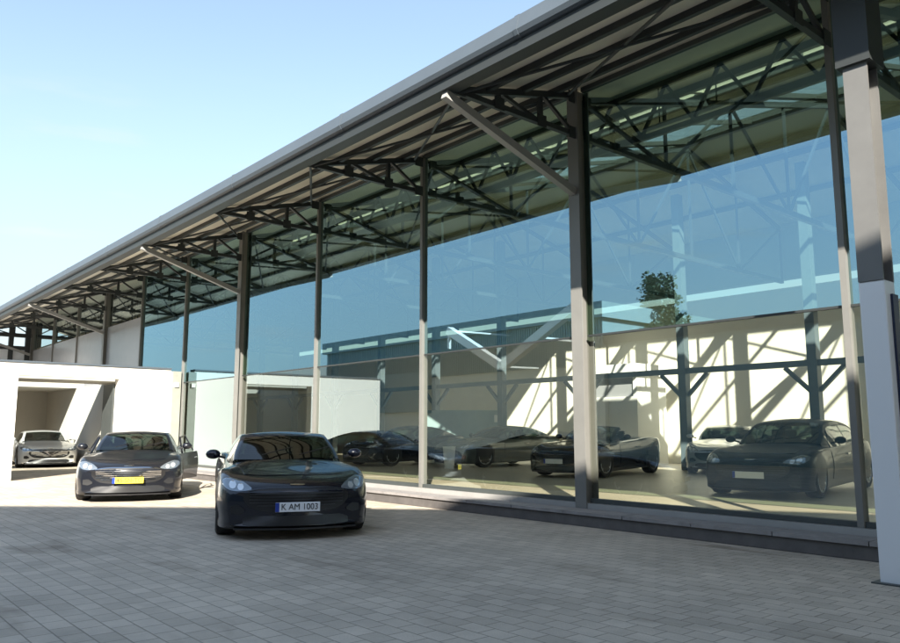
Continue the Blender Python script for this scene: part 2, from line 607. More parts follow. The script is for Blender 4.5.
    for s in (-1, 1):
        k = [(s * .60, .335, .36), (s * .68, .305, .41), (s * .76, .32, .40)]
        strip('side_intake', k if s > 0 else k[::-1], M['trim'], nu=10, nv=3)
        k = [(s * .53, .590, .612), (s * .60, .578, .662), (s * .68, .572, .700), (s * .76, .580, .722), (s * .82, .605, .715), (s * .86, .64, .69)]
        hl = strip('headlight', k if s > 0 else k[::-1], M['lamp'], nu=18, nv=8)
        if hl:
            for (cy, cz, rr) in ((.655, .622, .036), (.745, .645, .042)):
                k = [(cy + rr * math.cos(math.pi * (1 - i / 8)), cz - rr * math.sin(math.pi * i / 8) - .002, cz + rr * math.sin(math.pi * i / 8) + .002) for i in range(9)]
                k = [(s * a, b, c) for a, b, c in k]
                strip('lamp_lens', k if s > 0 else k[::-1], M['lamp_inner'], off=.012, parent=hl, nu=8, nv=4)
        k = [(s * .50, .70, .78), (s * .62, .70, .80), (s * .74, .69, .80), (s * .80, .71, .77)]
        strip('tail_lamp', k if s > 0 else k[::-1], M['red_lamp'], front=False, nu=10, nv=4)
    strip('bonnet_badge', [(-.085, .640, .650), (-.03, .636, .654), (.03, .636, .654), (.085, .640, .650)], M['chrome'], nv=1, nu=8, off=.01)
    m = MB(); g_ = []
    for i in range(15):
        x = .40 + (1.34 - .40) * i / 14
        row = []
        for k_ in range(17):
            y = (-1 + k_ / 8) * (.60 + .10 * i / 14)
            xx = x + .16 * (y / .7) ** 2 * (1 - i / 14)
            hit = tree.ray_cast(Vector((y, xx - L / 2, 3)), Vector((0, 0, -1)))
            row.append(m.bm.verts.new(hit[0] + Vector((0, 0, .006))))
        g_.append(row)
    for i in range(14):
        for k_ in range(16):
            m.bm.faces.new((g_[i][k_], g_[i][k_ + 1], g_[i + 1][k_ + 1], g_[i + 1][k_]))
    bmesh.ops.recalc_face_normals(m.bm, faces=m.bm.faces)
    if sum(f.normal.z for f in m.bm.faces) < 0:
        bmesh.ops.reverse_faces(m.bm, faces=m.bm.faces)
    bmesh.ops.solidify(m.bm, geom=list(m.bm.faces), thickness=.010)
    m.build('bonnet', paint, root, smooth=True, normals=False)
    # splitter
    m = MB()
    pts = [(-.72, .0), (-.55, -.0), (0, -.0), (.55, -.0), (.72, .0)]
    front = [V(-.015, y, .125) for y, _ in pts]; back = [V(.22, y, .125) for y, _ in pts]
    m.extrude_poly(front + back[::-1], (0, 0, .02))
    m.build('front_splitter', M['trim'], root)
    # number plate
    if plate:
        kind, chars = plate
        hit = tree.ray_cast(Vector((0, -6, .39)), Vector((0, 1, 0)))
        y = hit[0].y - .035
        z0 = .335
        m = MB(); m.box((-.26, y, z0), (.26, y + .012, z0 + .11)); m.bevel(.003, 1)
        pl = m.build('number_plate', M['plate_white'] if kind == 'white' else M['plate_yellow'], root)
        m = MB(); m.box((-.26, y - .003, z0 + .002), (-.215, y + .004, z0 + .108))
        m.build('country_band', M['plate_blue'], pl)
        if not chars.strip():
            chars = None
        mx = Matrix.Translation((.022, y - .002, z0 + .055)) @ Matrix.Rotation(R(90), 4, 'X')
        if chars:
            text_mesh(chars, .10, 'plate_lettering', M['ink'], pl, mx, width=.42)
    # wheels
    for x in wx:
        for s in (-1, 1):
            c = Vector((s * .80, x - L / 2, RW))
            m = MB()
            m.lathe([(.245, -.11), (.30, -.125), (.335, -.11), (RW, -.07), (RW, .07), (.335, .11), (.30, .125), (.245, .11), (.245, -.11)], c, 'x', 36)
            w = m.build('wheel', M['rubber'], root, smooth=True)
            m = MB()
            m.lathe([(.25, .112 * s), (.235, .118 * s), (.225, .10 * s), (.215, .02 * s), (.215, -.10 * s)], c, 'x', 32)
            m.lathe([(.055, .03 * s), (.055, .098 * s), (.035, .106 * s), (.001, .106 * s)], c, 'x', 16)
            for k in range(10):
                a = 2 * math.pi * k / 10 + .1
                d = Vector((0, math.cos(a), math.sin(a)))
                m.bar(c + Vector((s * .085, 0, 0)) + d * .03, c + Vector((s * .10, 0, 0)) + d * .23, .032, .028, up=(1, 0, 0))
            m.build('rim', M['alloy'], w, smooth=True, normals=False)
            m = MB()
            m.lathe([(.001, .0), (.20, .0), (.20, .02 * s), (.001, .02 * s)], c, 'x', 24)
            m.build('brake_disc', M['steel_dark'], w)
    # cabin
    conv = style == 'roadster'
    if style == 'saloon':
        ZR = [(1.38, .90), (1.65, 1.03), (2.0, 1.20), (2.25, 1.29), (2.6, 1.345), (3.0, 1.355), (3.5, 1.30), (4.0, 1.16), (4.35, 1.03), (4.48, .965)]
        rf, rr, xe = 2.2, 3.75, 4.48
        WB = [(1.38, .74), (1.8, .79), (2.6, .81), (3.6, .79), (4.1, .72), (4.48, .60)]
    else:
        ZR = [(1.38, .895), (1.6, 1.00), (1.95, 1.16), (2.15, 1.225), (2.45, 1.262), (2.75, 1.255), (3.1, 1.19), (3.5, 1.07), (3.8, .985), (3.93, .955)]
        rf, rr, xe = 2.1, 2.95, 3.93
        WB = [(1.38, .74), (1.8, .785), (2.4, .80), (3.1, .77), (3.6, .68), (3.93, .58)]
    zr_max = max(b for a, b in ZR)
    gx = [1.38 + (xe - 1.38) * i / 44 for i in range(45)]
    NS, NT = 6, 12

    def crossrow(x):
        zr = lerp_table(ZR, x); wb = lerp_table(WB, x)
        zb = min(lerp_table(ZS, x) - .005, zr - .02)
        h = max(0.0, min(1.0, (zr - zb) / (zr_max - .86)))
        wt = wb * (1 - h) + .565 * h + (wb - .565) * .12 * h
        ze = zb + (zr - zb) * (.92 - .02 * h)
        side = [(wb + (wt - wb) * (t / NS) + .022 * math.sin(math.pi * t / NS) * h, zb + (ze - zb) * t / NS) for t in range(NS + 1)]
        top = []
        for t in range(1, NT + 1):
            f = t / NT
            top.append((wt * (1 - f), ze + (zr - ze) * math.sin(f * math.pi / 2) ** .9))
        hf = side + top
        return hf + [(-y, z) for y, z in hf[-2::-1]]

    def gbow(x, y):
        f = max(0.0, 1 - (x - 1.38) / .9)
        r = max(0.0, (x - (xe - 1.0)) / 1.0)
        return x + .24 * (y / .75) ** 2 * f - .10 * (y / .75) ** 2 * r
    G = [[Vector((y, gbow(x, y) - L / 2, z)) for y, z in crossrow(x)] for x in gx]
    nj = len(G[0])
    ce = (nj - 1) / 2

    def kind(i, j):
        x = (gx[i] + gx[i + 1]) / 2
        jj = j if j < ce else nj - 2 - j
        sgn = 'a' if j < ce else 'b'
        if jj < NS:
            if jj == NS - 1 or jj == 0 and x < 0:
                return 'roof'
            x_lo = 1.70; x_hi = (rr + .32) if style != 'saloon' else rr + .28
            if x_lo < x < x_hi:
                if style == 'saloon' and 2.92 < x < 3.0:
                    return 'roof'
                return 'side_' + sgn
            return 'roof'
        if jj == NS and x < rf + .05:
            return 'roof'
        if x < rf:
            return 'windscreen'
        if x > rr and jj > NS:
            return 'rear'
        return 'roof'
    buckets = {}
    for i in range(len(gx) - 1):
        for j in range(nj - 1):
            buckets.setdefault(kind(i, j), []).append((i, j))
    names = {'roof': ('roof', paint), 'windscreen': ('windscreen', M['car_glass']), 'rear': ('rear_window', M['car_glass']),
             'side_a': ('side_window', M['car_glass']), 'side_b': ('side_window', M['car_glass'])}
    for key, cells in buckets.items():
        if conv:
            if key in ('side_a', 'side_b', 'rear'):
                continue
            if key == 'roof':
                cells = [(i, j) for i, j in cells if gx[i] < rf + .06]
        m = MB(); vm = {}

        def gv(i, j):
            if (i, j) not in vm:
                vm[(i, j)] = m.bm.verts.new(G[i][j])
            return vm[(i, j)]
        for i, j in cells:
            try:
                m.bm.faces.new((gv(i, j), gv(i, j + 1), gv(i + 1, j + 1), gv(i + 1, j)))
            except ValueError:
                pass
        bmesh.ops.recalc_face_normals(m.bm, faces=m.bm.faces)
        up = sum((f.normal.z + (f.normal.x * (1 if f.calc_center_median().x > 0 else -1))) for f in m.bm.faces)
        if up < 0:
            bmesh.ops.reverse_faces(m.bm, faces=m.bm.faces)
        bmesh.ops.solidify(m.bm, geom=list(m.bm.faces), thickness=.012)
        m.build(names[key][0], names[key][1], root, smooth=True, normals=False, angle=50)
    # inside: dashboard, wheel, seats
    m = MB(); m.box((-.66, 1.75 - L / 2, .80), (.66, 2.0 - L / 2, .955)); m.bevel(.03, 2)
    m.build('dashboard', M['seat'], root)
    rows = [2.62] + ([3.45] if style == 'saloon' else [])
    for x in rows:
        for s in (-1, 1):
            m = MB()
            m.hexa([Vector((s * .37 - .22, x - L / 2 - .07, .62)), Vector((s * .37 + .22, x - L / 2 - .07, .62)), Vector((s * .37 + .22, x - L / 2 + .05, .62)), Vector((s * .37 - .22, x - L / 2 + .05, .62)),
                    Vector((s * .37 - .19, x - L / 2 + .02, 1.0)), Vector((s * .37 + .19, x - L / 2 + .02, 1.0)), Vector((s * .37 + .19, x - L / 2 + .12, 1.0)), Vector((s * .37 - .19, x - L / 2 + .12, 1.0))])
            m.bevel(.025, 2)
            se = m.build('seat', M['seat'], root, smooth=True)
            m = MB(); m.box((s * .37 - .11, x - L / 2 + .05, 1.0), (s * .37 + .11, x - L / 2 + .14, 1.14 if not conv else 1.10)); m.bevel(.03, 2)
            m.build('headrest', M['seat'], se, smooth=True)
    m = MB()
    c = Vector((.37, 2.08 - L / 2, .93))
    pr = [c + Vector((.18 * math.cos(a), .18 * .35 * math.sin(a) * -1, .18 * .93 * math.sin(a))) for a in [2 * math.pi * k / 20 for k in range(20)]]
    for k in range(20):
        m.tube(pr[k], pr[(k + 1) % 20], .014, n=6)
    m.build('steering_wheel', M['trim'], root, smooth=True)
    m = MB(); m.box((-.11, 2.04 - L / 2, 1.10 + (.05 if st else 0)), (.11, 2.07 - L / 2, 1.16 + (.05 if st else 0))); m.bevel(.01, 1)
    m.build('inner_mirror', M['trim'], root)
    for s in (-1, 1):
        m = MB()
        m.ball(Vector((s * .985, 1.86 - L / 2, .955)), .1, 14, (1.0, .62, .66))
        mi = m.build('door_mirror', paint, root, smooth=True)
        m = MB(); m.bar(Vector((s * .82, 1.88 - L / 2, .90)), Vector((s * .94, 1.87 - L / 2, .935)), .05, .03)
        m.build('mirror_stalk', M['trim'], mi)
        # wipers
    for s in (-.35, .15):
        m = MB()
        hitp = [G[4][0]]
        a = G[1][int(ce)] + Vector((s, -.01, .03)); b = a + Vector((.42, .19, .10))
        m.bar(a, b, .014, .012)
        m.build('wiper', M['trim'], root)
    # door skins
    for s in (-1, 1):
        x0, x1 = (1.68, 2.78) if not st else (1.68, 2.92)
        m = MB()
        nx, nz = 14, 8
        g = []
        for i in range(nx + 1):
            x = x0 + (x1 - x0) * i / nx
            row = []
            for j in range(nz + 1):
                z = .28 + (.80 + .03 * i / nx - .28) * j / nz
                hit = tree.ray_cast(Vector((s * 3, x - L / 2, z)), Vector((-s, 0, 0)))
                p = hit[0] if hit[0] else Vector((s * .88, x - L / 2, z))
                row.append(m.bm.verts.new(p + Vector((s * .007, 0, 0))))
            g.append(row)
        for i in range(nx):
            for j in range(nz):
                m.bm.faces.new((g[i][j], g[i + 1][j], g[i + 1][j + 1], g[i][j + 1]))
        bmesh.ops.recalc_face_normals(m.bm, faces=m.bm.faces)
        if sum(f.normal.x for f in m.bm.faces) * s < 0:
            bmesh.ops.reverse_faces(m.bm, faces=m.bm.faces)
        bmesh.ops.solidify(m.bm, geom=list(m.bm.faces), thickness=.07 if doors_open else .006)
        if doors_open:
            # window frame standing on the open door
            m.bar(Vector((s * .80, x0 + .30 - L / 2, .80)), Vector((s * .64, x0 + .62 - L / 2, 1.12)), .03)
            m.bar(Vector((s * .64, x0 + .62 - L / 2, 1.12)), Vector((s * .62, x1 - .08 - L / 2, 1.16)), .03)
            m.bar(Vector((s * .80, x1 - .04 - L / 2, .84)), Vector((s * .62, x1 - .08 - L / 2, 1.16)), .03)
            hinge = Vector((s * .90, x0 - L / 2, 0))
            bmesh.ops.rotate(m.bm, verts=m.bm.verts, cent=hinge, matrix=Matrix.Rotation(-s * R(17 if s > 0 else 8), 3, 'Z'))
        d = m.build('door', paint, root, smooth=True, normals=False)
        m = MB()
        hz = .70
        hit = tree.ray_cast(Vector((s * 3, x1 - .2 - L / 2, hz)), Vector((-s, 0, 0)))
        hp = hit[0].x + s * .016
        m.bar(Vector((hp, x1 - .28 - L / 2, hz)), Vector((hp, x1 - .1 - L / 2, hz + .01)), .02, .022)
        if doors_open:
            bmesh.ops.rotate(m.bm, verts=m.bm.verts, cent=hinge, matrix=Matrix.Rotation(-s * R(17 if s > 0 else 8), 3, 'Z'))
        m.build('door_handle', M['chrome'], d)
    return root


def car_at(nose, heading, length):
    h = Vector((heading[0], heading[1])).normalized()
    c = Vector((nose[0], nose[1])) - h * length / 2
    return (c.x, c.y), h


AX = Vector((0.6494, 0.7604))        # where the camera looks, on the ground
RT = Vector((0.7604, -0.6494))       # its right


def hd(nose, toward_cam, right):
    """A heading given against the line from the viewer to the nose."""
    d = Vector(nose).normalized()
    return d * -toward_cam + Vector((d.y, -d.x)) * right


def add_car(label, paint, nose, heading, z=0.0, style='coupe', **kw):
    L = 4.40 + (.55 if style == 'saloon' else 0)
    c, h = car_at(nose, hd(nose, *heading), L)
    return make_car(label, paint, (c[0], c[1], z), h, style, **kw)


FLOOR = 0.15
# on the forecourt
add_car('black coupe with white number plate parked on the paving near the glass front', M['paint_black'], (4.72, 8.30), (.99, .10), plate=('white', 'K AM 1003'), group='cars on the forecourt')
add_car('dark grey coupe with yellow number plate and open doors in front of the white garage', M['paint_grey'], (4.80, 14.5), (.997, -.06), plate=('yellow', '45-SN-TG'), doors_open=True, group='cars on the forecourt')
add_car('pale silver coupe standing inside the opening of the white garage', M['paint_white'], (6.95, 28.9), (.99, .12))
# in the showroom
add_car('black four door saloon behind the glass pane beside the big grey column', M['paint_navy'], (12.35, 6.78), (.94, -.34), FLOOR, 'saloon', name='saloon_car', group='cars in the showroom', plate=('white', ' '))
add_car('black open top roadster behind the glass with a white plate on its nose', M['paint_black'], (14.0, 12.6), (.85, -.53), FLOOR, 'roadster', name='roadster_car', group='cars in the showroom', plate=('white', ' '))
add_car('silver coupe facing out at the back of the showroom between two dark cars', M['paint_silver'], (18.1, 10.7), (.99, -.12), FLOOR, group='cars in the showroom')
add_car('black coupe in the showroom seen just over the bonnet of the black coupe outside', M['paint_black'], (13.6, 20.6), (.6, -.8), FLOOR, group='cars in the showroom')
add_car('greenish grey coupe in the showroom in front of the dark display board', M['paint_green'], (15.3, 18.2), (.6, -.8), FLOOR, group='cars in the showroom')


# ------------------------------------------------------------------ ground
m = MB(); m.box((-400, -300, -.5), (500, 700, -.004))
tag(m.build('ground', M['ground']), kind='structure')
m = MB(); m.box((-22, -30, -.3), (FX - .02, 75, 0.0))
tag(m.build('paving', M['paving']), kind='structure')

# ------------------------------------------------------------------ showroom hall
KS = list(range(-3, 11))
UA, UB = U0 + S * KS[0], U0 + S * KS[-1]
hall = thing('showroom_hall', 'long steel and glass car showroom with an overhanging truss roof', 'building', (FX, 16, 0))
SL = 0.273
ZF = 6.46


def zroof(q):                       # underside of the roof
    return ZF - SL * q if q > -9 else ZF + SL * 9 - SL * (-9 - q)


T = .10
QA, QB = -2.6, -3.5                  # added rooflight band near the glass, put in to brighten the floor
for qa, qb in ((2.62, QA), (QB, -5.5)):
    m = MB(); m.prism([(qa, zroof(qa)), (qb, zroof(qb)), (qb, zroof(qb) + T), (qa, zroof(qa) + T)], UA - .6, UB + 1.2)
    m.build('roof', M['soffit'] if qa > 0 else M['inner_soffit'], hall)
    qo = .04 if qa > 0 else 0
    m = MB(); m.prism([(qa + qo, zroof(qa) + T + .005), (qb, zroof(qb) + T + .005), (qb, zroof(qb) + T + .05), (qa + qo, zroof(qa) + T + .05)], UA - .6, UB + 1.2)
    m.build('roof_covering', M['roof'], hall)
KR = 2                              # the last bay with a wide rooflight; narrow ones beyond, added to light the lower rear wall
QN = -6.3
m = MB(); m.prism([(-5.5, zroof(-5.5)), (QN, zroof(QN)), (QN, zroof(QN) + T), (-5.5, zroof(-5.5) + T)], U0 + S * (KR + 3), UB + 1.2)
m.build('inner_roof', M['inner_soffit'], hall)
m = MB(); m.prism([(QN, zroof(QN)), (-9.2, zroof(-9.2)), (-9.2, zroof(-9.2) + T), (QN, zroof(QN) + T)], U0 + S * (KR + 1), UB + 1.2)
m.build('inner_roof', M['inner_soffit'], hall)
m = MB(); m.prism([(-9.2, zroof(-9.2)), (-14.3, zroof(-14.3)), (-14.3, zroof(-14.3) + T), (-9.2, zroof(-9.2) + T)], UA - .6, UB + 1.2)
m.build('rear_roof', M['inner_soffit'], hall)
# rooflight: one glazed bay per pair of trusses
rooflights = []
m = MB(); m.prism([(QA, zroof(QA)), (QB, zroof(QB)), (QB, zroof(QB) + T), (QA, zroof(QA) + T)], U0 + S * 5, UB + 1.2)
m.build('inner_roof', M['inner_soffit'], hall)
for k in [k for k in KS if k < 5]:
    u0, u1 = U0 + S * k + .05, U0 + S * (k + 1) - .05
    m = MB(); m.prism([(QA, zroof(QA) + .04), (QB, zroof(QB) + .04), (QB, zroof(QB) + .055), (QA, zroof(QA) + .055)], u0, u1)
    rl = m.build('rooflight', M['roofglass'], hall)  # added roof glazing that lets sun onto the showroom floor
    m = MB(); m.bar(P((u0 + u1) / 2, QA, zroof(QA)), P((u0 + u1) / 2, QB, zroof(QB)), .07, .10)
    m.build('glazing_bar', M['steel'], rl)
    m = MB(); m.prism([(QA, zroof(QA)), (QB, zroof(QB)), (QB, zroof(QB) + T), (QA, zroof(QA) + T)], u1 + .001, u1 + .099)
    m.build('rafter', M['inner_soffit'], hall)
for k in [k for k in KS[:-1] if k in (KR + 1, KR + 2)]:
    u0, u1 = U0 + S * k + .05, U0 + S * (k + 1) - .05
    m = MB(); m.prism([(-5.5, zroof(-5.5) + .04), (QN, zroof(QN) + .04), (QN, zroof(QN) + .055), (-5.5, zroof(-5.5) + .055)], u0, u1)
    m.build('rooflight', M['roofglass'], hall)  # added glazing, throws sun on the foot of the rear wall
    m = MB(); m.prism([(-5.5, zroof(-5.5)), (QN, zroof(QN)), (QN, zroof(QN) + T), (-5.5, zroof(-5.5) + T)], u1 + .001, u1 + .099)
    m.build('rafter', M['inner_soffit'], hall)
for k in [k for k in KS if k <= KR]:
    u0, u1 = U0 + S * k + .05, U0 + S * (k + 1) - .05
    m = MB(); m.prism([(-5.5, zroof(-5.5) + .04), (-9.0, zroof(-9) + .04), (-9.0, zroof(-9) + .055), (-5.5, zroof(-5.5) + .055)], u0, u1)
    rl = m.build('rooflight', M['roofglass'], hall)
    rooflights.append(rl)
    m = MB()
    for j in range(3):
        u = u0 + (u1 - u0) * j / 2
        m.bar(P(u, -5.5, zroof(-5.5)), P(u, -9.0, zroof(-9.0)), .07, .10)
    m.build('glazing_bars', M['steel'], rl)
m = MB(); m.bar(P(UA - .6, -9.05, zroof(-9) + .03), P(UB + 1.2, -9.05, zroof(-9) + .03), .36, .16)
m.build('ridge_beam', M['steel'], hall)
# gutter and its beam along the eave
m = MB()
arc = [(2.62, 6.05), (2.74, 6.05), (2.765, 6.035), (2.80, 5.85), (2.77, 5.80), (2.73, 5.78), (2.62, 5.78)]
m.prism(arc, UA - .7, UB + 1.3)
m.build('gutter', M['zinc'], hall)
for k in KS[:-1]:
    u = U0 + S * (k + .62)
    m = MB(); m.prism([(2.64, 6.056), (2.745, 6.056), (2.772, 6.04), (2.807, 5.85), (2.775, 5.794), (2.73, 5.774), (2.64, 5.774)], u - .03, u + .03)
    m.build('gutter_joint', M['zinc'], hall)
m = MB(); m.prism([(2.70, 5.778), (2.70, 5.64), (2.50, 5.64), (2.50, 5.72)], UA - .65, UB + 1.25)
m.build('edge_beam', M['steel_dark'], hall)
for q in (1.92, 1.22, .52):
    m = MB(); m.bar(P(UA - .5, q, zroof(q) - .055), P(UB + 1, q, zroof(q) - .045), .065, .09)
    m.build('purlin', M['steel_dark'], hall)
for q in (-1.3, -2.55, -3.6, -5.5, -10.6, -12.4):
    m = MB(); m.bar(P(UA - .2, q, zroof(q) - .07), P(UB, q, zroof(q) - .07), .09, .13)
    m.build('purlin', M['steel'], hall)

# brackets under the overhang: one per post
def bracket(u):
    m = MB()
    tip = P(u, 2.5, 5.70)
    m.bar(tip, P(u, .09, ZF - .14), .085, .09)
    m.bar(tip, P(u, .09, 5.70), .075, .075)
    for q in (1.7, .85):
        zt = 5.70 + (ZF - .14 - 5.70) * (2.5 - q) / 2.41
        m.bar(P(u, q, 5.70), P(u, q, zt), .065, .065)
    m.bar(P(u, 1.7, 5.92), P(u, .85, 5.70), .05)
    m.bar(P(u, .85, 6.16), P(u, .09, 5.70), .05)
    for q, z in ((.16, ZF - .2), (.16, 5.70), (2.42, 5.72), (.85, 5.70), (1.7, 5.72)):
        m.box(P(u - .012 - .05, q + .11, z - .09), P(u - .05, q - .07, z + .09))
    return m.build('bracket', M['steel_dark'], hall)


b0 = bracket(U0)
for k in KS:
    if k:
        copy_tree(b0, hall, (0, S * k, 0))


def wind_brace(u):
    m = MB()
    m.tube(P(u, 2.45, zroof(2.45) - .11), P(u + S, .25, zroof(.25) - .11), .022, n=8)
    m.tube(P(u, .25, zroof(.25) - .13), P(u + S, 2.45, zroof(2.45) - .13), .022, n=8)
    return m.build('wind_brace', M['steel_dark'], hall, smooth=True)


w0 = wind_brace(U0)
for k in KS[:-1]:
    if k:
        copy_tree(w0, hall, (0, S * k, 0))

# inner roof trusses
def truss(u):
    m = MB()
    zb = 5.73
    m.bar(P(u, -.1, zb), P(u, -13.9, zb), .09, .11)
    m.bar(P(u, -.1, zroof(-.1) - .2), P(u, -9, zroof(-9) - .2), .09, .11)
    m.bar(P(u, -9, zroof(-9) - .2), P(u, -13.9, zroof(-13.9) - .2), .09, .11)
    qs = [-.1, -2.3, -4.5, -6.7, -9.0, -11.4, -13.9]
    for i, q in enumerate(qs):
        m.bar(P(u, q, zb), P(u, q, zroof(q) - .2), .05)
        if i + 1 < len(qs):
            q2 = qs[i + 1]
            if i % 2:
                m.bar(P(u, q, zb), P(u, q2, zroof(q2) - .2), .05)
            else:
                m.bar(P(u, q, zroof(q) - .2), P(u, q2, zb), .05)
    return m.build('roof_truss', M['truss'], hall)


t0 = truss(U0)
for k in KS:
    if k:
        copy_tree(t0, hall, (0, S * k, 0))


def girder(k):
    u0, u1 = U0 + S * k + .05, U0 + S * (k + 1) - .05
    m = MB()
    q = -.9
    m.bar(P(u0, q, 5.74), P(u1, q, 5.74), .06, .08)
    m.bar(P(u0, q, 6.50), P(u1, q, 6.50), .06, .08)
    n = 4
    for i in range(n):
        a = u0 + (u1 - u0) * i / n; b = u0 + (u1 - u0) * (i + 1) / n; c = (a + b) / 2
        m.bar(P(a, q, 6.47), P(c, q, 5.77), .045)
        m.bar(P(c, q, 5.77), P(b, q, 6.47), .045)
    return m.build('lattice_girder', M['steel_dark'], hall)


g0 = girder(0)
for k in KS[:-1]:
    if k:
        copy_tree(g0, hall, (0, S * k, 0))

# posts: every third one a wide column with a long strut up to the eave
def column(u):
    m = MB()
    w = .10
    # H section, web along the facade normal
    m.box(P(u - w, .14, .0), P(u + w, .118, zroof(.16) - .02))
    m.box(P(u - w, -.118, .0), P(u + w, -.14, zroof(0) - .02))
    m.box(P(u - .02, .117, .0), P(u + .02, -.117, zroof(.12) - .02))
    c = m.build('column', M['column'], hall)
    m = MB()
    m.box(P(u - .16, .18, .0), P(u + .16, -.18, .06))
    m.build('base_plate', M['steel_dark'], c)
    m = MB()
    m.bar(P(u - .0, 2.66, 5.60), P(u - .0, .145, 4.80), .10, .11)
    s = m.build('strut', M['steel_light'], c)
    return c


def mullion(u):
    m = MB()
    m.box(P(u - .035, .075, .27), P(u + .035, -.06, zroof(.1) - .02))
    return m.build('mullion', M['column'], hall)


c0, m0 = None, None
for k in KS:
    u = U0 + S * k
    if (k - 1) % 3 == 0:
        if c0 is None:
            c0, uc = column(u), u
        else:
            copy_tree(c0, hall, (0, u - uc, 0))
    else:
        if m0 is None:
            m0, um_ = mullion(u), u
        else:
            copy_tree(m0, hall, (0, u - um_, 0))

# glazing
ZT = 2.64
for k in KS[:-1]:
    u0, u1 = U0 + S * k, U0 + S * (k + 1)
    e0 = .10 if (k - 1) % 3 == 0 else .035
    e1 = .10 if k % 3 == 0 else .035
    a, b = u0 + e0 + .002, u1 - e1 - .002
    if k >= 6:
        for (za, zb, mt) in ((.27, ZT, M['panel']), (ZT + .012, 5.0, M['panel'])):
            m = MB(); m.box(P(a, .02, za), P(b, -.04, zb))
            m.build('cladding_panel', mt, hall)
        m = MB(); m.box(P(a, .01, 5.06), P(b, -.0, zroof(0) - .02))
        m.build('clerestory_pane', M['glass'], hall)
        continue
    fr = MB()
    fr.box(P(a, .022, ZT - .014), P(b, -.03, ZT + .014))
    w = fr.build('window', M['steel_dark'], hall)
    fr = MB(); fr.box(P(a, .05, .272), P(b, -.04, .33)); fr.build('bottom_rail', M['steel'], w)
    fr = MB(); fr.box(P(a, .05, ZF - .10), P(b, -.04, ZF - .03)); fr.build('top_rail', M['steel'], w)
    for nm, za, zb in (('lower_pane', .33, ZT - .014), ('upper_pane', ZT + .014, ZF - .10)):
        m = MB(); m.box(P(a, .012, za), P(b, 0.0, zb))
        c = P((a + b) / 2, .006, (za + zb) / 2)
        rot = Matrix.Rotation(R(rnd.uniform(-.09, .09)), 3, 'Z') @ Matrix.Rotation(R(rnd.uniform(-.06, .06)), 3, 'Y')
        bmesh.ops.rotate(m.bm, verts=m.bm.verts, cent=c, matrix=rot)
        m.build(nm, M['glass'] if nm == 'lower_pane' else M['upper_glass'], w)

# plinth, sill, floor, inner walls
m = MB(); m.box(P(UA, .50, 0), P(U0 + S * 5 + .0, .12, .15)); m.bevel(.012, 2)
pl = m.build('plinth', M['plinth_face'], hall)
m = MB()
for i in range(30):
    ua = UA + (U0 + S * 5 - UA) * i / 30; ub = UA + (U0 + S * 5 - UA) * (i + 1) / 30
    m.box(P(ua + .006, .53, .152), P(ub - .006, .13, .195))
m.build('coping', M['plinth'], pl)
m = MB(); m.box(P(UA, .118, 0), P(UB, -.10, .268))
m.build('sill', M['steel_light'], hall)
m = MB(); m.box(P(UA, -.11, 0), P(UB, -14.5, FLOOR))
m.build('showroom_floor', M['tile'], hall)
m = MB(); m.box(P(UA, -14.0, FLOOR), P(UB, -14.3, 5.55))
m.build('rear_wall', M['cream'], hall)
m = MB(); m.box(P(UA, -14.02, 5.82), P(UB, -14.28, zroof(-14.1)))
m.build('upper_rear_wall', M['grey_wall'], hall)
for u in (UA - .3, UB):
    m = MB(); m.extrude_poly([P(u, -.12, FLOOR), P(u, -14.0, FLOOR), P(u, -14.0, zroof(-14) - .02), P(u, -9.0, zroof(-9) - .02), P(u, -.12, zroof(-.12) - .02)], (0, .28, 0))
    m.build('end_wall', M['cream'], hall)


def inner_column(u):
    m = MB()
    q = -10.8
    m.box(P(u - .12, q + .12, FLOOR), P(u + .12, q - .12, zroof(q) - .25))
    c = m.build('inner_column', M['blue_steel'], hall)
    for s in (-1, 1):
        m = MB(); m.bar(P(u + s * .12, q, 2.25), P(u + s * .75, q, 2.86), .10)
        m.build('knee_brace', M['blue_steel'], c)
    return c


i0 = inner_column(8.85)
for k in range(-4, 9):
    if k:
        copy_tree(i0, hall, (0, S * k, 0))
m = MB(); m.bar(P(UA, -10.8, 2.95), P(UB, -10.8, 2.95), .14, .16)
m.build('tie_beam', M['blue_steel'], hall)
# glazed screen closing the end of the overhang
m = MB()
ue = UB + .1
for q in (0.25, 0.95, 1.65, 2.4):
    m.bar(P(ue, q, 3.0), P(ue, q, zroof(q) - .05), .20, .20)
for z in (3.0, 3.7, 4.4, 5.1, 5.7):
    m.bar(P(ue, .25, z), P(ue, 2.4, z), .18, .18)
sc_ = m.build('end_screen', M['steel_dark'], hall)
m = MB(); m.box(P(ue - .01, .25, 3.0), P(ue + .01, 2.4, 5.0))
m.build('screen_pane', M['sign_white'], sc_)  # opaque white in place of the bright sky seen through it

# the free-standing column in front, with its blue sign board
fc = thing('entrance_column', 'big grey steel column standing forward of the glass with a white foot', 'column', P(2.71, 1.47, 0))
u, q = 2.71, 1.47
zt = zroof(q) - .03
m = MB()
for s in (-1, 1):
    m.box(P(u - .105, q + s * .125, 2.60), P(u + .105, q + s * .10, zt))
m.box(P(u - .02, q + .099, 2.60), P(u + .02, q - .099, zt))
m.build('shaft', M['mid_steel'], fc)
m = MB(); m.box(P(u - .15, q + .17, 4.62), P(u + .15, q - .17, zt))
m.build('column_head', M['steel_dark'], fc)  # wider head; its dark steel also stands in for the roof's shade
m = MB(); m.box(P(u - .16, q + .17, 0), P(u + .16, q - .17, .012))
m.build('base_plate', M['steel'], fc)
m = MB()
m.box(P(u - .11, q + .115, 0), P(u + .11, q - .115, 2.60)); m.bevel(.015, 2)
m.build('cladding', M['sign_white'], fc)
m = MB()
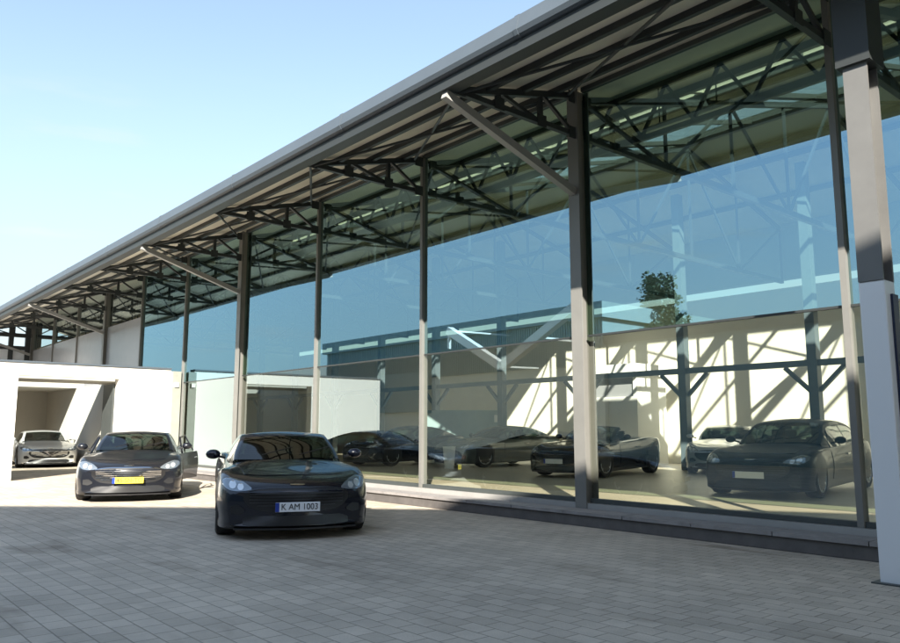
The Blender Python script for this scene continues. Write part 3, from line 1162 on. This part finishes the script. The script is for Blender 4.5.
m.box(P(u - .132, q + .01, .85), P(u - .112, q - .11, 2.48))
m.build('name_board', M['sign_blue'], fc)

# hanging lamp
u, q = 6.3, -1.4
r = thing('ceiling_lamp', 'white strip lamp hanging under the showroom roof behind the upper glass', 'lamp', P(u, q, 6.1))
m = MB(); m.box(P(u - .75, q + .07, 6.02), P(u + .75, q - .07, 6.11)); m.bevel(.01, 1)
m.build('housing', M['lumin'], r)
for s_ in (-.5, .5):
    m = MB(); m.tube(P(u + s_, q, 6.11), P(u + s_, q, zroof(q)), .012, n=6)
    m.build('suspension', M['steel'], r)

# showroom things
b = thing('waste_bin', 'white round bin standing on the showroom floor between two dark coupes', 'bin', (15.0, 17.6, FLOOR))
m = MB(); m.lathe([(.001, 0), (.14, 0), (.19, .62), (.20, .64), (.18, .64), (.165, .6), (.13, .03), (.001, .03)], (15.0, 17.6, FLOOR), 'z', 24)
m.build('drum', M['bin'], b, smooth=True)
d = thing('display_board', 'long dark display board with a small white square behind the greenish coupe', 'board', (19.6, 22.0, FLOOR))
bx = Vector((19.6, 22.0, FLOOR))
def bp(r, f, z):
    return bx + Vector((RT.x * r + AX.x * f, RT.y * r + AX.y * f, z))
m = MB(); m.hexa([bp(-1.5, 0, .5), bp(1.5, 0, .5), bp(1.5, .08, .5), bp(-1.5, .08, .5), bp(-1.5, 0, 1.85), bp(1.5, 0, 1.85), bp(1.5, .08, 1.85), bp(-1.5, .08, 1.85)])
m.build('panel', M['teal'], d)
m = MB(); m.hexa([bp(1.05, -.02, 1.4), bp(1.32, -.02, 1.4), bp(1.32, -.003, 1.4), bp(1.05, -.003, 1.4), bp(1.05, -.02, 1.68), bp(1.32, -.02, 1.68), bp(1.32, -.003, 1.68), bp(1.05, -.003, 1.68)])
m.build('notice', M['bin'], d)
for r in (-1.3, 1.3):
    m = MB(); m.bar(bp(r, .04, 0), bp(r, .04, .5), .06)
    m.build('leg', M['steel'], d)
# white office booth with window band
k = thing('office_booth', 'white office booth with a grey window band in front of the cream rear wall', 'booth', P(16.2, -12.2, FLOOR))
m = MB()
m.box(P(15.1, -12.0, FLOOR), P(17.3, -13.6, 2.35)); m.box(P(15.0, -11.8, 3.02), P(17.4, -13.6, 3.4))
m.box(P(15.1, -12.0, 2.352), P(15.25, -13.6, 3.018)); m.box(P(17.15, -12.0, 2.352), P(17.3, -13.6, 3.018))
m.build('shell', M['white'], k)
m = MB(); m.box(P(15.252, -12.1, 2.352), P(17.148, -12.14, 3.018))
m.build('window', M['panel'], k)

# ------------------------------------------------------------------ white garage wing
WU = 22.32
g = thing('garage_wing', 'low white flat roofed garage with a wide opening beside the glass front', 'building', P(WU, 4, 0))
q0, q1 = .36, 7.1
oa, ob, oz = 1.80, 4.30, 2.68        # the opening
H = 3.0
m = MB()
m.box(P(WU, q0, 0), P(WU + .3, oa, H)); m.box(P(WU, ob, 0), P(WU + .3, q1, H)); m.box(P(WU, oa, oz), P(WU + .3, ob, H))
m.build('front_wall', M['white'], g)
m = MB(); m.box(P(WU + .3, q1, 0), P(WU + 13, q1 - .3, H))
m.build('side_wall', M['white'], g)
m = MB(); m.box(P(WU + .31, q0, 0), P(WU + 13, q0 + .25, 2.80))
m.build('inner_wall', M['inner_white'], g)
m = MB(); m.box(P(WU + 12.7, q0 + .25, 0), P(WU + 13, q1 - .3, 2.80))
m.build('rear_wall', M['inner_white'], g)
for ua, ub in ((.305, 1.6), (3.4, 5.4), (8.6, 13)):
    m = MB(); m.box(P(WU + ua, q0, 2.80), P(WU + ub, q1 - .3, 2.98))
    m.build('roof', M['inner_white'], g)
for ua, ub in ((1.6, 3.4), (5.4, 8.6)):
    m = MB(); m.box(P(WU + ua, q0, 2.90), P(WU + ub, q1 - .3, 2.915))
    m.build('rooflight', M['roofglass'], g)
m = MB(); m.box(P(WU + .32, oa + .05, .0), P(WU + 1.2, oa - .05, 2.55))
m.build('door_leaf', M['steel'], g)
m = MB(); m.box(P(WU - .035, q0 - .0, H + .002), P(WU + .34, q1 + .03, H + .05))
m.build('roof_flashing', M['zinc'], g)
for qq in (oa, ob):
    m = MB(); m.box(P(WU + .31, qq + (.10 if qq == ob else -.0), 0), P(WU + .36, qq + (.02 if qq == ob else -.08), oz))
    m.build('door_track', M['steel_light'], g)
pr = thing('wall_pier', 'narrow grey green pier between the white garage and the glass front', 'pier', P(WU, .2, 0))
m = MB(); m.box(P(WU - .16, .358, 0), P(WU + .25, .12, 2.95))
m.build('shaft', M['pier'], pr)
m = MB(); m.box(P(WU - .2, .32, 2.5), P(WU - .161, .2, 2.62))
m.build('wall_lamp', M['lumin'], pr)

# ------------------------------------------------------------------ what stands behind the camera and shows in the glass
o = thing('opposite_hall', 'dark teal metal hall with white V shaped bracing mirrored in the glass', 'building', P(32, 18, 0))
m = MB(); m.box(P(21.2, 18.1, 0), P(43.6, 30, 4.15)); m.build('base_wall', M['beige'], o)
m = MB()
m.box(P(21.2, 18.0, 4.15), P(43.6, 30, 6.1))
n_r = 150
for i in range(n_r):
    u = 21.3 + 22.2 * i / n_r
    m.box(P(u, 18.0, 4.16), P(u + .075, 17.95, 6.08))
m.build('corrugated_wall', M['teal'], o)
m = MB(); m.box(P(21.0, 17.75, 6.1), P(43.8, 30, 6.8)); m.build('roof', M['teal'], o)
m = MB(); m.box(P(33.0, 17.9, 2.2), P(43.0, 18.12, 4.4)); m.build('loading_door', M['teal'], o)
for a, b in (((26.7, 5.74), (23.25, 3.92)), ((23.25, 3.92), (19.2, 5.96))):
    m = MB(); m.bar(P(a[0], 14.0, a[1]), P(b[0], 14.0, b[1]), .34, .34); m.build('v_brace', M['white'], o)
for a in ((26.7, 5.74), (23.25, 3.92), (21.3, 4.95)):
    m = MB(); m.bar(P(a[0], 14.0, a[1]), P(a[0] + .1, 18.05, a[1] + .1), .07); m.build('tie', M['white'], o)
m = MB(); m.bar(P(26.7, 14.0, 5.7), P(26.7, 14.0, 4.9), .12); m.build('hanger', M['white'], o)
a = thing('low_annex', 'lower dark flat roofed annex beside the teal hall mirrored in the glass', 'building', P(8, 18, 0))
m = MB(); m.box(P(3.0, 18.3, 0), P(21.15, 28, 5.0)); m.build('wall', M['teal'], a)
m = MB(); m.box(P(2.8, 18.1, 5.0), P(21.18, 28.2, 5.4)); m.build('roof', M['steel_dark'], a)

# office block whose shade lies over the forecourt
ea = Vector((.713, .70))            # along its front: (q, u) components
nrm = Vector((-.713, .70))
ob_ = thing('office_block', 'tall pale office block behind the viewer that shades the forecourt', 'building', P(-6, 13.3, 0))
def op(s, t, z):                    # s along the front (towards greater u), t backwards
    return P(-6 + .70 * s - .713 * t, 13.3 + .713 * s + .70 * t, z)
OH = 12.0
TILT = .17
m = MB()
m.hexa([op(0, 0, 0), op(17, 0, 0), op(17, 9, 0), op(0, 9, 0), op(0, 0, OH), op(17, 0, OH), op(17, 9, OH), op(0, 9, OH)])
m.hexa([op(-9, 0, 0), op(-.002, 0, 0), op(-.002, 9, 0), op(-9, 9, 0), op(-9, 0, OH - 9 * TILT), op(-.002, 0, OH), op(-.002, 9, OH), op(-9, 9, OH - 9 * TILT)])
m.build('wall', M['plaster'], ob_)
for fl in range(3):
    for i in range(8):
        s = -8 + 3.1 * i
        z = 1.2 + 3.6 * fl
        m = MB(); m.hexa([op(s, -.03, z), op(s + 2, -.03, z), op(s + 2, .05, z), op(s, .05, z), op(s, -.03, z + 1.7), op(s + 2, -.03, z + 1.7), op(s + 2, .05, z + 1.7), op(s, .05, z + 1.7)])
        m.build('window', M['dark_win'], ob_)


# ------------------------------------------------------------------ trees
def leaf_quads(m, c, r, n, size, rg):
    for _ in range(n):
        while True:
            d = Vector((rg.uniform(-1, 1), rg.uniform(-1, 1), rg.uniform(-1, 1)))
            if d.length <= 1:
                break
        p = Vector(c) + Vector((d.x * r[0], d.y * r[1], d.z * r[2]))
        s = size * rg.uniform(.6, 1.3)
        e = Vector((rg.gauss(0, 1), rg.gauss(0, 1), rg.gauss(0, .6))).normalized()
        f = e.cross(Vector((rg.gauss(0, 1), rg.gauss(0, 1), rg.gauss(0, 1)))).normalized()
        q = [p - e * s - f * s * .5, p + e * s * .2 - f * s * .6, p + e * s + f * s * .4, p - e * s * .3 + f * s * .6]
        m.bm.faces.new([m.bm.verts.new(x) for x in q])


def conifer(label, u, q, h, seed):
    rg = random.Random(seed)
    base = P(u, q, 0)
    t = thing('conifer_tree', label, 'tree', base)
    m = MB(); m.tube(base, base + Vector((0, 0, h * .95)), .2, .03, n=8); m.build('trunk', M['bark'], t)
    m = MB()
    z = 1.2
    while z < h:
        f = 1 - (z - 1.0) / h
        rr = 3.4 * f + .1
        for k in range(int(4 + 9 * rr)):
            a = rg.uniform(0, 6.28)
            r = rr * rg.uniform(.35, 1)
            leaf_quads(m, base + Vector((r * math.cos(a), r * math.sin(a), z + rg.uniform(-.2, .2) - r * .2)), (.36, .36, .2), 34, .085, rg)
        z += .27
    m.build('crown', M['leaf_dark'], t, normals=False)


def broad(label, u, q, h, w, seed):
    rg = random.Random(seed)
    base = P(u, q, 0)
    t = thing('broadleaf_tree', label, 'tree', base)
    m = MB(); m.tube(base, base + Vector((0, 0, h * .5)), .22, .13, n=8)
    for k in range(6):
        a = rg.uniform(0, 6.28)
        m.tube(base + Vector((0, 0, h * rg.uniform(.3, .5))), base + Vector((math.cos(a) * w * .5, math.sin(a) * w * .5, h * rg.uniform(.6, .85))), .09, .03, n=6)
    m.build('trunk', M['bark'], t)
    m = MB()
    for k in range(46):
        a = rg.uniform(0, 6.28); r = w * math.sqrt(rg.random()) * .62
        z = h * rg.uniform(.32, .93)
        e = math.sqrt(max(.05, 1 - ((z / h - .6) / .42) ** 2))
        leaf_quads(m, base + Vector((math.cos(a) * r * e, math.sin(a) * r * e, z)), (w * .24, w * .24, w * .17), 60, .17, rg)
    m.build('crown', M['leaf'], t, normals=False)


conifer('dark pointed conifer whose top is mirrored above the cream wall', 21.3, 22.5, 8.7, 5)

# ------------------------------------------------------------------ light, sky, camera
SUN = Vector((-2.82, -3.28, 2.54)).normalized()
el = math.asin(SUN.z)
az = math.atan2(SUN.x, SUN.y)                       # clockwise from +Y
HAZE = (2.35, 2.85, 2.95)
SKY_STRENGTH = 0.10
w = bpy.data.worlds.new('World')
scene.world = w
w.use_nodes = True
nt = w.node_tree
bg = nt.nodes['Background']
sky = nt.nodes.new('ShaderNodeTexSky')
sky.sky_type = 'NISHITA'
sky.sun_disc = False
sky.sun_elevation = el
sky.sun_rotation = az
sky.altitude = 0
sky.air_density = 1.0
sky.dust_density = 0.4
sky.ozone_density = 0.7
tc = nt.nodes.new('ShaderNodeTexCoord')
sep = nt.nodes.new('ShaderNodeSeparateXYZ')
nt.links.new(tc.outputs['Generated'], sep.inputs[0])
# pale haze low over the horizon
mr = nt.nodes.new('ShaderNodeMapRange')
mr.interpolation_type = 'SMOOTHSTEP'
for k_, v_ in (('From Min', 0.0), ('From Max', 0.50), ('To Min', 0.92), ('To Max', 0.22)):
    mr.inputs[k_].default_value = v_
nt.links.new(sep.outputs[2], mr.inputs[0])
hz = nt.nodes.new('ShaderNodeMix')
hz.data_type = 'RGBA'
nt.links.new(mr.outputs[0], hz.inputs[0])
nt.links.new(sky.outputs[0], hz.inputs[6])
hz.inputs[7].default_value = (HAZE[0], HAZE[1], HAZE[2], 1)
# thin streaks of cloud
mpw = nt.nodes.new('ShaderNodeMapping')
mpw.inputs['Scale'].default_value = (1.6, 1.6, 9.0)
nt.links.new(tc.outputs['Generated'], mpw.inputs[0])
nzw = nt.nodes.new('ShaderNodeTexNoise')
nzw.inputs['Scale'].default_value = 2.6
nzw.inputs['Detail'].default_value = 6
nt.links.new(mpw.outputs[0], nzw.inputs['Vector'])
crw = nt.nodes.new('ShaderNodeMapRange')
crw.interpolation_type = 'SMOOTHSTEP'
for k_, v_ in (('From Min', 0.53), ('From Max', 0.74), ('To Min', 0.0), ('To Max', 0.75)):
    crw.inputs[k_].default_value = v_
nt.links.new(nzw.outputs['Fac'], crw.inputs[0])
fad = nt.nodes.new('ShaderNodeMapRange')
for k_, v_ in (('From Min', 0.22), ('From Max', 0.42), ('To Min', 1.0), ('To Max', 0.0)):
    fad.inputs[k_].default_value = v_
nt.links.new(sep.outputs[2], fad.inputs[0])
mulw = nt.nodes.new('ShaderNodeMath')
mulw.operation = 'MULTIPLY'
nt.links.new(crw.outputs[0], mulw.inputs[0]); nt.links.new(fad.outputs[0], mulw.inputs[1])
cl = nt.nodes.new('ShaderNodeMix')
cl.data_type = 'RGBA'
nt.links.new(mulw.outputs[0], cl.inputs[0])
nt.links.new(hz.outputs[2], cl.inputs[6])
cl.inputs[7].default_value = (HAZE[0] * 1.25, HAZE[1] * 1.1, HAZE[2] * 1.05, 1)
nt.links.new(cl.outputs[2], bg.inputs[0])
bg.inputs[1].default_value = SKY_STRENGTH
sl = bpy.data.lights.new('sun', 'SUN')
sl.energy = 5.0
sl.angle = R(.53)
sl.color = (1.0, .94, .84)
so = bpy.data.objects.new('sun', sl)
col.objects.link(so)
so.rotation_euler = SUN.to_track_quat('Z', 'Y').to_euler()

WIDE = False
cam = bpy.data.cameras.new('camera')
cam.sensor_width = 36
cam.sensor_fit = 'HORIZONTAL'
cam.lens = 16.0 if WIDE else 31.0
cam.clip_end = 2000
cam.clip_start = .05
co = bpy.data.objects.new('camera', cam)
col.objects.link(co)
co.location = (0, 0, 1.3)
PITCH, YAW = 7.9, 40.5
co.rotation_euler = (R(90 + PITCH), 0, R(-YAW))
scene.camera = co
scene.view_settings.view_transform = 'Standard'
scene.view_settings.look = 'None'
scene.view_settings.exposure = 1.65
scene.view_settings.gamma = 1
scene.view_settings.use_curve_mapping = False
scene.render.engine = 'CYCLES'
scene.cycles.max_bounces = 10
scene.cycles.transparent_max_bounces = 24
scene.cycles.use_denoising = True
scene.cycles.caustics_reflective = False
scene.cycles.caustics_refractive = False
